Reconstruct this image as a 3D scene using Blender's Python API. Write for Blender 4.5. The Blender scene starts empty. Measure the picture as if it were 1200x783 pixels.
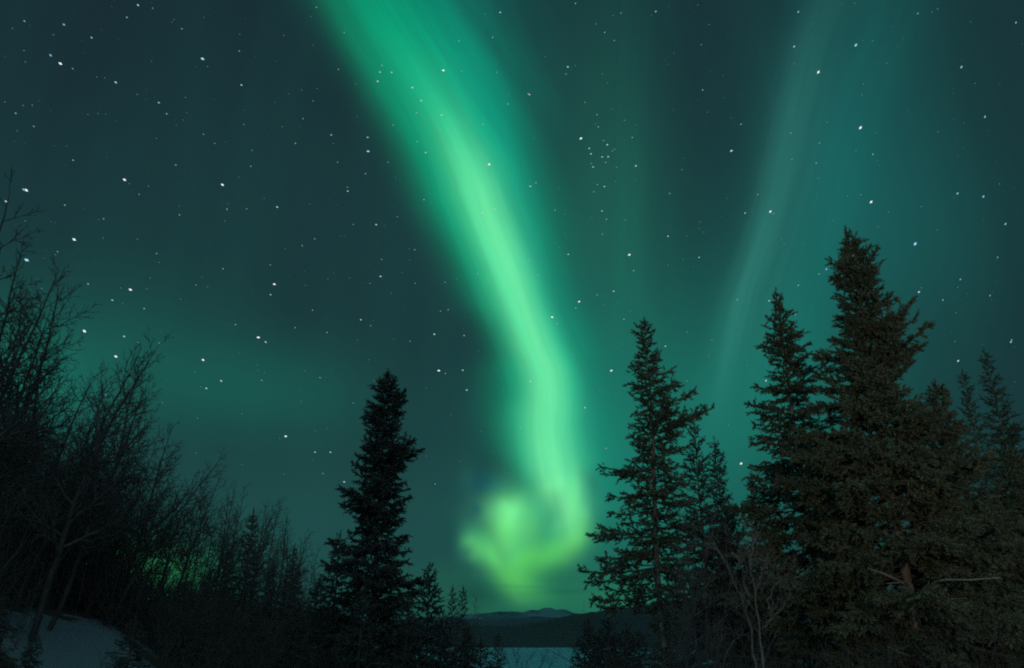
import bpy, math, random
import numpy as np
from mathutils import Vector, Matrix, Quaternion

# ------------------------------------------------------------------ camera
CAM = np.array([0.0, 0.0, 1.6])
FPX, CX, CY = 900.0, 600.0, 391.5          # focal length and centre, in pixels of the 1200 px wide photograph
PITCH = math.radians(21.7)
scene = bpy.context.scene
COL = scene.collection
cd = bpy.data.cameras.new('camera')
cam = bpy.data.objects.new('camera', cd)
COL.objects.link(cam)
cd.sensor_width = 36.0
cd.lens = 36.0 * FPX / 1200.0
cd.clip_start = 0.1
cd.dof.use_dof = True          # wide-open night exposure focused on the stars
cd.dof.focus_distance = 5000
cd.dof.aperture_fstop = 1.25
cd.clip_end = 200000
cam.location = CAM
cam.rotation_euler = (math.pi / 2 + PITCH, 0, 0)
scene.camera = cam
scene.view_settings.view_transform = 'Standard'
scene.view_settings.look = 'None'
scene.view_settings.exposure = 0.0
scene.view_settings.gamma = 1.0
scene.render.film_transparent = False
cy = scene.cycles
cy.max_bounces = 4
cy.diffuse_bounces = 2
cy.glossy_bounces = 2
cy.transmission_bounces = 1
cy.transparent_max_bounces = 4
cy.sample_clamp_indirect = 1.0
cy.use_denoising = False
cy.pixel_filter_type = 'BLACKMAN_HARRIS'
cy.filter_width = 1.9

def ray(px, py):
    x = (px - CX) / FPX
    y = (CY - py) / FPX
    d = np.array([x, math.cos(PITCH) - y * math.sin(PITCH), math.sin(PITCH) + y * math.cos(PITCH)])
    return d / np.linalg.norm(d)
def azel(px, py):
    d = ray(px, py)
    return math.degrees(math.atan2(d[0], d[1])), math.degrees(math.asin(d[2]))
def at(px, py, Y):
    d = ray(px, py)
    return CAM + d * (Y / d[1])
def proj(p):
    d = np.asarray(p, float) - CAM
    f = d[1] * math.cos(PITCH) + d[2] * math.sin(PITCH)
    u = -d[1] * math.sin(PITCH) + d[2] * math.cos(PITCH)
    return CX + FPX * d[0] / f, CY - FPX * u / f
def lin(r, g, b):
    return tuple((c / 255 / 12.92) if c / 255 <= 0.04045 else ((c / 255 + 0.055) / 1.055) ** 2.4 for c in (r, g, b))

# ------------------------------------------------------------------ sky: night airglow and aurora, laid out by azimuth and elevation
world = bpy.data.worlds.new("World")
scene.world = world
world.use_nodes = True
wt = world.node_tree
for n in list(wt.nodes): wt.nodes.remove(n)
WL = wt.links
def wn(t, **k):
    n = wt.nodes.new(t)
    for a, b in k.items(): setattr(n, a, b)
    return n
def sock(s, v):
    if isinstance(v, bpy.types.NodeSocket): WL.new(v, s)
    else: s.default_value = v
def M(op, a, b=0.0, c=None, clamp=False):
    n = wn('ShaderNodeMath', operation=op, use_clamp=clamp)
    sock(n.inputs[0], a); sock(n.inputs[1], b)
    if c is not None: sock(n.inputs[2], c)
    return n.outputs[0]
tc = wn('ShaderNodeTexCoord')
nrm = wn('ShaderNodeVectorMath', operation='NORMALIZE')
WL.new(tc.outputs['Generated'], nrm.inputs[0])
sx = wn('ShaderNodeSeparateXYZ'); WL.new(nrm.outputs[0], sx.inputs[0])
U = M('MULTIPLY', M('ARCTAN2', sx.outputs[0], sx.outputs[1]), 57.29578)
V = M('MULTIPLY', M('ARCSINE', sx.outputs[2]), 57.29578)
cx_ = wn('ShaderNodeCombineXYZ'); WL.new(U, cx_.inputs[0]); WL.new(V, cx_.inputs[1])
UV0 = cx_.outputs[0]
# slow wandering of the curtains, so no edge is a perfect curve
nz = wn('ShaderNodeTexNoise'); nz.inputs['Scale'].default_value = 0.12; nz.inputs['Detail'].default_value = 3.0
WL.new(UV0, nz.inputs['Vector'])
nsub = wn('ShaderNodeVectorMath', operation='SUBTRACT'); WL.new(nz.outputs['Color'], nsub.inputs[0]); nsub.inputs[1].default_value = (.5, .5, .5)
nadd = wn('ShaderNodeVectorMath', operation='MULTIPLY_ADD'); WL.new(nsub.outputs[0], nadd.inputs[0])
nadd.inputs[1].default_value = (0.8, 0.8, 0); WL.new(UV0, nadd.inputs[2])
UV = nadd.outputs[0]
acc = None
def add_layer(val, rgb, gain=1.0):
    global acc
    n = wn('ShaderNodeVectorMath', operation='MULTIPLY_ADD')
    sock(n.inputs[0], val)
    n.inputs[1].default_value = tuple(c * gain for c in rgb)
    if acc is None: n.inputs[2].default_value = (0, 0, 0)
    else: WL.new(acc, n.inputs[2])
    acc = n.outputs[0]
def gauss_val(px, py, rx, ry, ang=0.0, power=1.0, uv=None):
    """elliptical glow centred on the direction of (px, py); rx, ry its 1/e radii as seen there"""
    c = np.array(azel(px, py)); e = 1.0
    J = np.array([(np.array(azel(px + e, py)) - np.array(azel(px - e, py))) / (2 * e),
                  (np.array(azel(px, py + e)) - np.array(azel(px, py - e))) / (2 * e)]).T
    a = math.radians(ang); R = np.array([[math.cos(a), -math.sin(a)], [math.sin(a), math.cos(a)]])
    A = J @ R @ np.diag([rx, ry])
    Uu, S, _ = np.linalg.svd(A)
    th = math.atan2(Uu[1, 0], Uu[0, 0])
    m = wn('ShaderNodeMapping', vector_type='TEXTURE')
    WL.new(uv or UV, m.inputs['Vector'])
    m.inputs['Location'].default_value = (c[0], c[1], 0)
    m.inputs['Rotation'].default_value = (0, 0, th)
    m.inputs['Scale'].default_value = (S[0], S[1], 1)
    d = wn('ShaderNodeVectorMath', operation='DOT_PRODUCT')
    WL.new(m.outputs[0], d.inputs[0]); WL.new(m.outputs[0], d.inputs[1])
    q = d.outputs['Value']
    if power != 1.0: q = M('POWER', q, power)
    return M('POWER', math.exp(-1), q)
def glow(px, py, rx, ry, rgb, ang=0.0, power=1.0, gain=1.0):
    add_layer(gauss_val(px, py, rx, ry, ang, power), rgb, gain)
VMAX = 62.0
def curve_of_el(pts, lo, hi, v):
    """pts = [(elevation, value)], returns value(v)"""
    n = wn('ShaderNodeFloatCurve')
    pts = sorted(pts)
    cm = n.mapping; cm.use_clip = False
    cv = cm.curves[0]
    P = [(a / VMAX, (b - lo) / (hi - lo)) for a, b in pts]
    if P[0][0] > 0: P.insert(0, (0.0, P[0][1]))
    if P[-1][0] < 1: P.append((1.0, P[-1][1]))
    cv.points[0].location = P[0]; cv.points[1].location = P[-1]
    for a in P[1:-1]: cv.points.new(*a)
    cm.update()
    n.inputs['Factor'].default_value = 1.0
    sock(n.inputs['Value'], M('DIVIDE', v, VMAX, clamp=True))
    return M('MULTIPLY_ADD', n.outputs[0], hi - lo, lo)
suv = wn('ShaderNodeSeparateXYZ'); WL.new(UV, suv.inputs[0]); UN, VN = suv.outputs[0], suv.outputs[1]
def band(rows, rgb, pl=2.0, pr=2.0, gain=1.0, streak=0.25, fr=0.55):
    """a curtain: rows = (y, centre x, left width, right width, strength) along its length"""
    C_, WLf, WRt, A_ = [], [], [], []
    for (y, x, wl, wr, a) in rows:
        u, v = azel(x, y)
        k = abs(azel(x + 5, y)[0] - azel(x - 5, y)[0]) / 10
        C_.append((v, u)); WLf.append((v, wl * k)); WRt.append((v, wr * k)); A_.append((v, a))
    def rng(L): return min(b for a, b in L) - 0.5, max(b for a, b in L) + 0.5
    c = curve_of_el(C_, *rng(C_), VN)
    wl = curve_of_el(WLf, 0.0, rng(WLf)[1], VN); wr = curve_of_el(WRt, 0.0, rng(WRt)[1], VN)
    a = curve_of_el(A_, 0.0, 1.5, VN)
    t = M('SUBTRACT', UN, c)
    tl = M('DIVIDE', M('MAXIMUM', M('MULTIPLY', t, -1.0), 0.0), wl)
    tr = M('DIVIDE', M('MAXIMUM', t, 0.0), wr)
    q = M('ADD', M('POWER', tl, pl), M('POWER', tr, pr))
    # fine rays running along the curtain
    cv = wn('ShaderNodeCombineXYZ'); WL.new(M('MULTIPLY', t, fr), cv.inputs[0]); WL.new(M('MULTIPLY', VN, 0.045), cv.inputs[1]); cv.inputs[2].default_value = rows[0][1] * .01
    nn = wn('ShaderNodeTexNoise'); nn.inputs['Scale'].default_value = 1.0; nn.inputs['Detail'].default_value = 4.0; WL.new(cv.outputs[0], nn.inputs['Vector'])
    mod = M('MULTIPLY_ADD', M('SUBTRACT', nn.outputs['Fac'], 0.5), streak * 4, 1.0)
    add_layer(M('MULTIPLY', M('MULTIPLY', a, mod), M('POWER', math.exp(-1), q)), rgb, gain)

# broad airglow
add_layer(M('MULTIPLY', 1.0, 1.0), lin(23, 49, 54))
GT = lin(20, 95, 80)
glow(80, 420, 190, 90, (0.000, 0.060, 0.036), 0, gain=.75)
glow(20, 450, 80, 60, (0.0, 0.07, 0.045), 10)
glow(310, 455, 130, 56, (0.000, 0.042, 0.024), 5)
glow(350, 640, 500, 130, (0.004, 0.036, 0.026))
glow(480, 300, 700, 260, (0.002, 0.012, 0.009))
glow(60, 40, 420, 200, (0.0, -0.006, -0.004))
_c = wn('ShaderNodeCombineXYZ'); WL.new(M('MULTIPLY', U, 0.16), _c.inputs[0]); WL.new(M('MULTIPLY', V, 0.028), _c.inputs[1])
_n = wn('ShaderNodeTexNoise'); _n.inputs['Scale'].default_value = 1.0; _n.inputs['Detail'].default_value = 5.0; WL.new(_c.outputs[0], _n.inputs['Vector'])
add_layer(M('SUBTRACT', _n.outputs['Fac'], 0.5), (0.002, 0.024, 0.020))
glow(715, 240, 62, 210, (0.003, 0.045, 0.026), -4)
glow(730, 560, 130, 200, (0.0, 0.085, 0.055), 0)
glow(900, 470, 150, 150, (0.0, 0.075, 0.050), 8)
glow(985, 190, 95, 260, (0.0, 0.052, 0.045), 8)
glow(1080, 270, 110, 110, (0.0, 0.022, 0.018), 0)
glow(170, 662, 95, 36, (0.0, 0.11, 0.03), 4)
glow(182, 664, 58, 24, (0.015, 0.09, 0.0), 8)
glow(640, 700, 150, 34, (0.006, 0.075, 0.020), 0)
# right-hand ray
RAYR = [(-60, 975, 36, 42, .30), (60, 950, 36, 42, .5), (150, 927, 32, 42, .75), (250, 902, 28, 42, .95), (320, 880, 24, 42, 1.0), (380, 862, 24, 44, .9), (450, 846, 28, 50, .55), (520, 832, 34, 56, .22), (590, 818, 40, 60, 0.0)]
band(RAYR, (0.009, 0.056, 0.044), 1.9, 1.5, streak=.45, fr=.8)
band([(-60, 955, 22, 26, .2), (60, 935, 22, 26, .5), (200, 902, 18, 26, .9), (300, 880, 15, 24, .9), (380, 858, 14, 22, .7), (450, 842, 14, 22, .4), (540, 824, 18, 24, 0)], (0.004, 0.022, 0.017), 1.8, 1.6, streak=.6, fr=1.1)
band([(-60, 1040, 30, 40, .4), (100, 1005, 28, 40, .6), (250, 965, 26, 36, .7), (400, 925, 26, 36, .7), (480, 900, 24, 34, .5), (580, 872, 24, 34, 0)], (0.0, 0.032, 0.024), 1.6, 1.5, streak=.6, fr=.8)
band([(-60, 740, 30, 34, .3), (100, 735, 28, 34, .5), (250, 730, 26, 38, .7), (400, 724, 26, 38, .7), (520, 716, 24, 36, .5), (620, 710, 24, 34, 0)], (0.0, 0.024, 0.014), 1.6, 1.5, streak=.7, fr=.9)
# main curtain: wide green veil
MAIN = [(-250, 330, 70, 120, .6), (-60, 408, 64, 98, .55), (0, 440, 66, 90, .76), (100, 500, 64, 76, .98), (200, 552, 60, 58, 1.12), (250, 567, 56, 58, 1.1), (300, 588, 52, 50, 1.1), (350, 608, 50, 44, 1.05),
        (400, 627, 44, 44, 1.0), (450, 645, 60, 38, .95), (500, 643, 56, 44, .95), (550, 650, 50, 44, .9), (590, 652, 44, 44, .66), (620, 650, 46, 40, .48), (650, 640, 46, 40, .26), (690, 630, 44, 40, .06), (720, 630, 40, 40, 0.0)]
band(MAIN, (-0.007, 0.37, 0.165), 2.5, 1.8, 1.0, streak=.26, fr=.5)
# veil to the right, bluish teal fringe
FR = [(-60, 520, 70, 80, .7), (0, 530, 60, 76, .7), (100, 570, 60, 54, .85), (200, 600, 50, 34, .8), (300, 622, 40, 32, .75), (400, 652, 40, 34, .6), (500, 668, 30, 40, .5), (600, 680, 30, 40, .4), (660, 680, 30, 30, .0)]
band(FR, (-0.002, 0.09, 0.075), 2.0, 1.6, streak=.3)
# bright core
CORE = [(20, 470, 40, 50, 0.0), (70, 492, 36, 44, .05), (110, 511, 32, 38, .13), (150, 529, 28, 32, .32), (200, 551, 26, 31, .66), (250, 570, 26, 29, .88), (300, 589, 26, 27, .93), (350, 607, 26, 25, .93), (400, 624, 25, 25, .95),
        (450, 639, 25, 26, 1.0), (500, 641, 29, 28, 1.0), (550, 650, 27, 27, 1.12), (580, 658, 26, 26, 1.0), (605, 664, 22, 24, .72), (630, 668, 20, 22, .42), (655, 664, 20, 20, .15), (680, 660, 20, 20, .0)]
band(CORE, (0.135, 0.29, 0.095), 2.0, 1.8, streak=.26, fr=.7)
# swirl at the foot: folds of the curtain, (x, y, rx, ry, turn, colour)
SWIRL = [
    (595, 623, 24, 44, 0, (0.108, 0.529, 0.106)),
    (649, 647, 16, 46, 60, (0.055, 0.273, -0.005)),
    (559, 641, 11, 20, 150, (0.057, 0.311, 0.070)),
    (673, 593, 11, 32, 0, (0.071, 0.270, 0.049)),
    (589, 599, 16, 32, 90, (0.039, 0.174, 0.082)),
    (607, 683, 16, 32, 120, (0.036, 0.179, 0.008)),
    (565, 695, 16, 32, 90, (-0.007, -0.049, -0.024)),
    (625, 617, 16, 32, 0, (0.045, 0.105, 0.001)),
    (691, 563, 11, 20, 150, (-0.004, -0.092, -0.047)),
    (625, 569, 16, 46, 120, (0.002, -0.069, -0.035)),
    (541, 641, 8, 15, 0, (0.010, 0.061, 0.031)),
    (577, 569, 16, 32, 90, (-0.006, -0.002, 0.030)),
    (577, 653, 8, 15, 150, (0.031, 0.178, 0.027)),
    (601, 599, 11, 20, 30, (0.043, 0.152, 0.046)),
    (559, 623, 11, 20, 120, (0.001, 0.039, 0.033)),
    (649, 599, 11, 20, 0, (-0.006, -0.055, -0.042)),
    (685, 605, 8, 15, 0, (0.031, 0.133, 0.030)),
    (613, 653, 11, 20, 60, (0.019, 0.111, -0.004)),
    (649, 569, 11, 20, 60, (0.028, 0.079, 0.009)),
    (667, 683, 24, 44, 120, (0.002, -0.016, -0.015)),
    (703, 617, 16, 16, 0, (-0.008, -0.042, -0.008)),
    (571, 677, 11, 32, 150, (-0.005, -0.012, 0.007)),
    (589, 593, 8, 8, 0, (0.020, 0.091, 0.027)),
    (607, 701, 8, 15, 120, (0.010, 0.043, 0.010)),
    (679, 629, 8, 15, 0, (0.013, 0.068, 0.010)),
    (553, 653, 8, 8, 0, (0.013, 0.069, 0.021)),
    (547, 563, 11, 20, 0, (0.005, 0.020, 0.008)),
    (601, 617, 8, 15, 90, (0.013, 0.037, 0.014)),
    (571, 635, 8, 15, 150, (0.014, 0.089, 0.014)),
    (703, 551, 8, 8, 0, (-0.004, -0.036, -0.016)),
    (697, 593, 8, 15, 0, (0.003, -0.010, -0.017)),
    (655, 617, 8, 15, 60, (0.016, 0.053, 0.003)),
    (547, 635, 8, 8, 0, (0.017, 0.094, 0.024)),
    (559, 599, 8, 8, 0, (-0.014, -0.047, 0.004)),
]
for (x_, y_, rx_, ry_, an_, c_) in SWIRL: glow(x_, y_, rx_, ry_, c_, an_)
# thin cloud streaks across the foot
glow(645, 694, 48, 3.2, (-0.004, -0.022, -0.008), -3)
glow(610, 687, 30, 2.2, (-0.008, -0.04, -0.006), 4)
# added glow in the unseen sky overhead and behind, lifting snow and dark trees
top = M('MULTIPLY', M('SUBTRACT', V, 50.0), 1 / 25.0, clamp=True)
add_layer(top, (0.055, 0.150, 0.150))
back = M('MULTIPLY', M('SUBTRACT', M('MULTIPLY', sx.outputs[1], -1.0), 0.0), 1.6, clamp=True)
add_layer(back, (0.23, 0.41, 0.50))
mx0 = wn('ShaderNodeVectorMath', operation='MAXIMUM'); WL.new(acc, mx0.inputs[0]); mx0.inputs[1].default_value = (0.004, 0.012, 0.016)
bg = wn('ShaderNodeBackground'); WL.new(mx0.outputs[0], bg.inputs['Color']); bg.inputs['Strength'].default_value = 1.0
# what is left of the daylight sky, with the sun far below the horizon
sky = wn('ShaderNodeTexSky', sky_type='NISHITA', sun_disc=False)
sky.sun_elevation = math.radians(-9); sky.sun_rotation = math.radians(160)
bg2 = wn('ShaderNodeBackground'); WL.new(sky.outputs[0], bg2.inputs['Color']); bg2.inputs['Strength'].default_value = 0.05
ads = wn('ShaderNodeAddShader'); WL.new(bg.outputs[0], ads.inputs[0]); WL.new(bg2.outputs[0], ads.inputs[1])
wo = wn('ShaderNodeOutputWorld'); WL.new(ads.outputs[0], wo.inputs['Surface'])
world.cycles.sampling_method = 'MANUAL'
world.cycles.sample_map_resolution = 512

# faint added moon, out of view (the one sun lamp), and the porch lamp behind the camera that warms the right-hand spruces
ml = bpy.data.lights.new('added_moon_light', 'SUN'); ml.energy = 0.02; ml.angle = math.radians(0.5); ml.color = (1, 0.95, 0.88)
mo = bpy.data.objects.new('added_moon_light', ml); COL.objects.link(mo)
mo.rotation_euler = (math.radians(50), 0, math.radians(-30)); mo.location = (0, 0, 60)
pl = bpy.data.lights.new('porch_lamp_light', 'SPOT'); pl.energy = 3900; pl.color = (1.0, 0.86, 0.68); pl.shadow_soft_size = 0.15
pl.spot_size = math.radians(62); pl.spot_blend = 0.9
po = bpy.data.objects.new('porch_lamp_light', pl); COL.objects.link(po)
po.location = (3.0, -6.0, 3.2)
_t = Vector((14.5, 21.0, 10.5)) - Vector(po.location)
po.rotation_euler = _t.to_track_quat('-Z', 'Y').to_euler()

# ------------------------------------------------------------------ materials
def mat(name, base, rough=0.85, spec=0.2):
    m = bpy.data.materials.new(name); m.use_nodes = True
    b = m.node_tree.nodes['Principled BSDF']
    b.inputs['Base Color'].default_value = (*base, 1); b.inputs['Roughness'].default_value = rough
    b.inputs['Specular IOR Level'].default_value = spec
    return m, m.node_tree, b
def noise_mat(name, c1, c2, scale, rough=0.85, spec=0.2, stretch=(1, 1, 1), detail=5, coord='Object', bump=0.0, island=False, lo=.35, hi=.65):
    m, t, b = mat(name, c1, rough, spec)
    tcn = t.nodes.new('ShaderNodeTexCoord'); mp = t.nodes.new('ShaderNodeMapping'); mp.inputs['Scale'].default_value = stretch
    ns = t.nodes.new('ShaderNodeTexNoise'); ns.inputs['Scale'].default_value = scale; ns.inputs['Detail'].default_value = detail
    cr = t.nodes.new('ShaderNodeValToRGB')
    cr.color_ramp.elements[0].position = lo; cr.color_ramp.elements[0].color = (*c1, 1)
    cr.color_ramp.elements[1].position = hi; cr.color_ramp.elements[1].color = (*c2, 1)
    t.links.new(tcn.outputs[coord], mp.inputs[0]); t.links.new(mp.outputs[0], ns.inputs['Vector'])
    f = ns.outputs['Fac']
    if island:
        g = t.nodes.new('ShaderNodeNewGeometry'); mm = t.nodes.new('ShaderNodeMath'); mm.operation = 'MULTIPLY_ADD'
        t.links.new(g.outputs['Random Per Island'], mm.inputs[0]); mm.inputs[1].default_value = 0.36
        s2 = t.nodes.new('ShaderNodeMath'); s2.operation = 'SUBTRACT'; t.links.new(f, s2.inputs[0]); s2.inputs[1].default_value = 0.18
        t.links.new(s2.outputs[0], mm.inputs[2]); f = mm.outputs[0]
    t.links.new(f, cr.inputs[0]); t.links.new(cr.outputs[0], b.inputs['Base Color'])
    if bump:
        bp = t.nodes.new('ShaderNodeBump'); bp.inputs['Strength'].default_value = bump; bp.inputs['Distance'].default_value = 0.03
        t.links.new(ns.outputs['Fac'], bp.inputs['Height']); t.links.new(bp.outputs[0], b.inputs['Normal'])
    return m
MAT_NEEDLE = noise_mat('spruce_needles', (0.060, 0.076, 0.048), (0.115, 0.130, 0.080), 1.1, island=True)
MAT_NEEDLE_DARK = noise_mat('dark_spruce_needles', (0.048, 0.050, 0.042), (0.080, 0.076, 0.066), 1.1, island=True)  # darker copy of the needles: missing lamplight on the unlit spruces put into colour
MAT_BARK = noise_mat('spruce_bark', (0.07, 0.058, 0.048), (0.25, 0.20, 0.16), 5.0, stretch=(1, 1, .35), bump=.8)
MAT_BARK_DARK = noise_mat('dark_bark', (0.05, 0.042, 0.036), (0.11, 0.09, 0.078), 5.0, stretch=(1, 1, .3), bump=.5)
MAT_TWIG = noise_mat('grey_twig_bark', (0.058, 0.050, 0.046), (0.095, 0.082, 0.072), 6.0)
MAT_TWIG_PALE = noise_mat('pale_shrub_bark', (0.09, 0.075, 0.06), (0.20, 0.165, 0.135), 8.0, stretch=(1, 1, .4))
MAT_BARK_BARE = noise_mat('dark_bare_bark', (0.04, 0.036, 0.034), (0.075, 0.066, 0.06), 6.0, stretch=(1, 1, .4))
MAT_LIMB = noise_mat('dead_limb_wood', (0.17, 0.14, 0.115), (0.34, 0.28, 0.23), 8.0)
MAT_BRUSH = noise_mat('brush_twigs', (0.042, 0.038, 0.034), (0.068, 0.058, 0.05), 3.0)

# ------------------------------------------------------------------ mesh helpers
def new_mesh(name, verts, faces, material, smooth=False):
    me = bpy.data.meshes.new(name)
    verts = np.asarray(verts, dtype=np.float32); n = len(verts)
    me.vertices.add(n); me.vertices.foreach_set('co', verts.ravel())
    if isinstance(faces, np.ndarray):
        groups = [faces]
    else:
        groups = [g for g in faces if len(g)]
    idx = np.concatenate([g.ravel() for g in groups]).astype(np.int32)
    tot = np.concatenate([np.full(len(g), g.shape[1], dtype=np.int32) for g in groups])
    st = np.concatenate([[0], np.cumsum(tot)[:-1]]).astype(np.int32)
    me.loops.add(len(idx)); me.loops.foreach_set('vertex_index', idx)
    me.polygons.add(len(tot)); me.polygons.foreach_set('loop_start', st); me.polygons.foreach_set('loop_total', tot)
    if smooth: me.polygons.foreach_set('use_smooth', np.ones(len(tot), dtype=bool))
    me.update(calc_edges=True); me.validate()
    if material: me.materials.append(material)
    return me
def link(name, me, parent=None, loc=None):
    o = bpy.data.objects.new(name, me); COL.objects.link(o)
    if parent: o.parent = parent
    if loc is not None: o.location = loc
    return o
def empty(name, loc, label, cat, group=None):
    o = bpy.data.objects.new(name, None); COL.objects.link(o); o.location = loc
    o.empty_display_size = 0.3
    o['label'] = label; o['category'] = cat
    if group: o['group'] = group
    return o
class Tubes:
    def __init__(s): s.v = []; s.f = []; s.n = 0
    def add(s, pts, rad, sides=4):
        pts = np.asarray(pts, float); rad = np.asarray(rad, float); k = len(pts)
        if k < 2: return
        t = np.empty_like(pts); t[1:-1] = pts[2:] - pts[:-2]; t[0] = pts[1] - pts[0]; t[-1] = pts[-1] - pts[-2]
        t /= np.linalg.norm(t, axis=1)[:, None] + 1e-9
        ref = np.array([0.31, 0.2, 0.93]) if abs(t[0][2]) < 0.8 else np.array([1.0, 0.13, 0.0])
        a = np.cross(t, ref); a /= np.linalg.norm(a, axis=1)[:, None] + 1e-9
        b = np.cross(t, a)
        ang = np.arange(sides) * 2 * math.pi / sides
        v = pts[:, None, :] + rad[:, None, None] * (np.cos(ang)[None, :, None] * a[:, None, :] + np.sin(ang)[None, :, None] * b[:, None, :])
        s.v.append(v.reshape(-1, 3))
        i = np.arange(k - 1)[:, None] * sides; j = np.arange(sides)[None, :]; j2 = (j + 1) % sides
        f = np.stack([i + j, i + j2, i + sides + j2, i + sides + j], axis=-1).reshape(-1, 4) + s.n
        s.f.append(f); s.n += k * sides
    def mesh(s, name, m, smooth=True): return new_mesh(name, np.concatenate(s.v), np.concatenate(s.f), m, smooth)

# ------------------------------------------------------------------ ground
def smooth(a, b, x):
    t = np.clip((x - a) / (b - a), 0, 1); return t * t * (3 - 2 * t)
def ground(x, y):
    x = np.asarray(x, float); y = np.asarray(y, float)
    z = -0.055 * np.maximum(y, -20)
    z = z * (1 - smooth(60, 150, y)) + (-3.3 - 0.12 * (y - 60)) * smooth(60, 150, y)
    z = np.where(y > 175, np.minimum(z, -17.1), z)
    z = np.maximum(z, -17.1)
    side = smooth(3, 11, -x) * (1 - smooth(60, 130, y))
    z = z + side * (1.75 + 0.085 * np.clip(y, 0, 50))
    z = z + 0.12 * np.sin(x * .55 + 1.3) * np.cos(y * .43) + 0.05 * np.sin(x * 1.7) * np.sin(y * 1.3 + .4)
    side2 = smooth(200, 900, np.abs(x)) * 14
    return z + side2 * smooth(100, 400, y)
def gz(x, y): return float(ground(x, y))
def axis_lines(dense, lo, hi, n):
    t = np.linspace(-1, 1, n); s = np.sign(t) * (np.abs(t) * dense + (1 - dense) * np.abs(t) ** 5)
    return lo + (hi - lo) * (s + 1) / 2
gx = np.concatenate([-np.geomspace(20000, 42, 26), np.linspace(-40, 40, 161), np.geomspace(42, 20000, 26)])
gy = np.concatenate([-np.geomspace(20000, 22, 20), np.linspace(-20, 60, 161), np.geomspace(62, 240, 34), np.geomspace(260, 60000, 18)])
XX, YY = np.meshgrid(gx, gy, indexing='ij')
ZZ = ground(XX, YY)
nx, ny = len(gx), len(gy)
I = (np.arange(nx - 1)[:, None] * ny + np.arange(ny - 1)[None, :])
gf = np.stack([I, I + ny, I + ny + 1, I + 1], -1).reshape(-1, 4)
# snow in the clearing, dark litter under the trees
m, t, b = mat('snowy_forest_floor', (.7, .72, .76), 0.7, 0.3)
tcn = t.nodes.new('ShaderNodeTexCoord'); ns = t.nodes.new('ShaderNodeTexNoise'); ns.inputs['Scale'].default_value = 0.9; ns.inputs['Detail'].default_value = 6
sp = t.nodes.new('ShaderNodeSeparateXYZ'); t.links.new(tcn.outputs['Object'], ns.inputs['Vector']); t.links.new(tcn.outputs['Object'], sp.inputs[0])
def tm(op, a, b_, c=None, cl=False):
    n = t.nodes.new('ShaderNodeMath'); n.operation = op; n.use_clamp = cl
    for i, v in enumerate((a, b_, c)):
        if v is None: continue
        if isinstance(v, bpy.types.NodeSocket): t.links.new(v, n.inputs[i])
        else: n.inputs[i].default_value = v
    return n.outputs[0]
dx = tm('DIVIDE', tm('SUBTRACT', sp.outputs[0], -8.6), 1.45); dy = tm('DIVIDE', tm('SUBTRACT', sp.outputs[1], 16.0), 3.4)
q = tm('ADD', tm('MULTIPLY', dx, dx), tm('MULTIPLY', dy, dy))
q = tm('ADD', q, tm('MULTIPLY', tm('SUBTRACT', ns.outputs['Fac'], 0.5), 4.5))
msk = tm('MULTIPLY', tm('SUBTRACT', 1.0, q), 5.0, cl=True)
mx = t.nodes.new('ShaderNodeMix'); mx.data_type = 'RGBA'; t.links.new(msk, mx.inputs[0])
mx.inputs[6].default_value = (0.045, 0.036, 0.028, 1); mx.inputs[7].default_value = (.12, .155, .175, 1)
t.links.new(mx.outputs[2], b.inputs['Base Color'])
bp = t.nodes.new('ShaderNodeBump'); bp.inputs['Strength'].default_value = .6; bp.inputs['Distance'].default_value = .1
t.links.new(ns.outputs['Fac'], bp.inputs['Height']); t.links.new(bp.outputs[0], b.inputs['Normal'])
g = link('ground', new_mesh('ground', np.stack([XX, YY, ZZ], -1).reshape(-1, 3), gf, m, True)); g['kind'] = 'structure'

# lake under snow and ice
LAKE = -16.0
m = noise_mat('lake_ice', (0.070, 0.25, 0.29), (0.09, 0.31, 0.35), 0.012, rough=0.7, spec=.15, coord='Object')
lv = [(-1500, 150, LAKE), (1500, 150, LAKE), (2600, 2300, LAKE), (-2600, 2300, LAKE)]
o = link('lake', new_mesh('lake', lv, np.array([[0, 1, 2, 3]]), m)); o['kind'] = 'structure'

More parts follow.
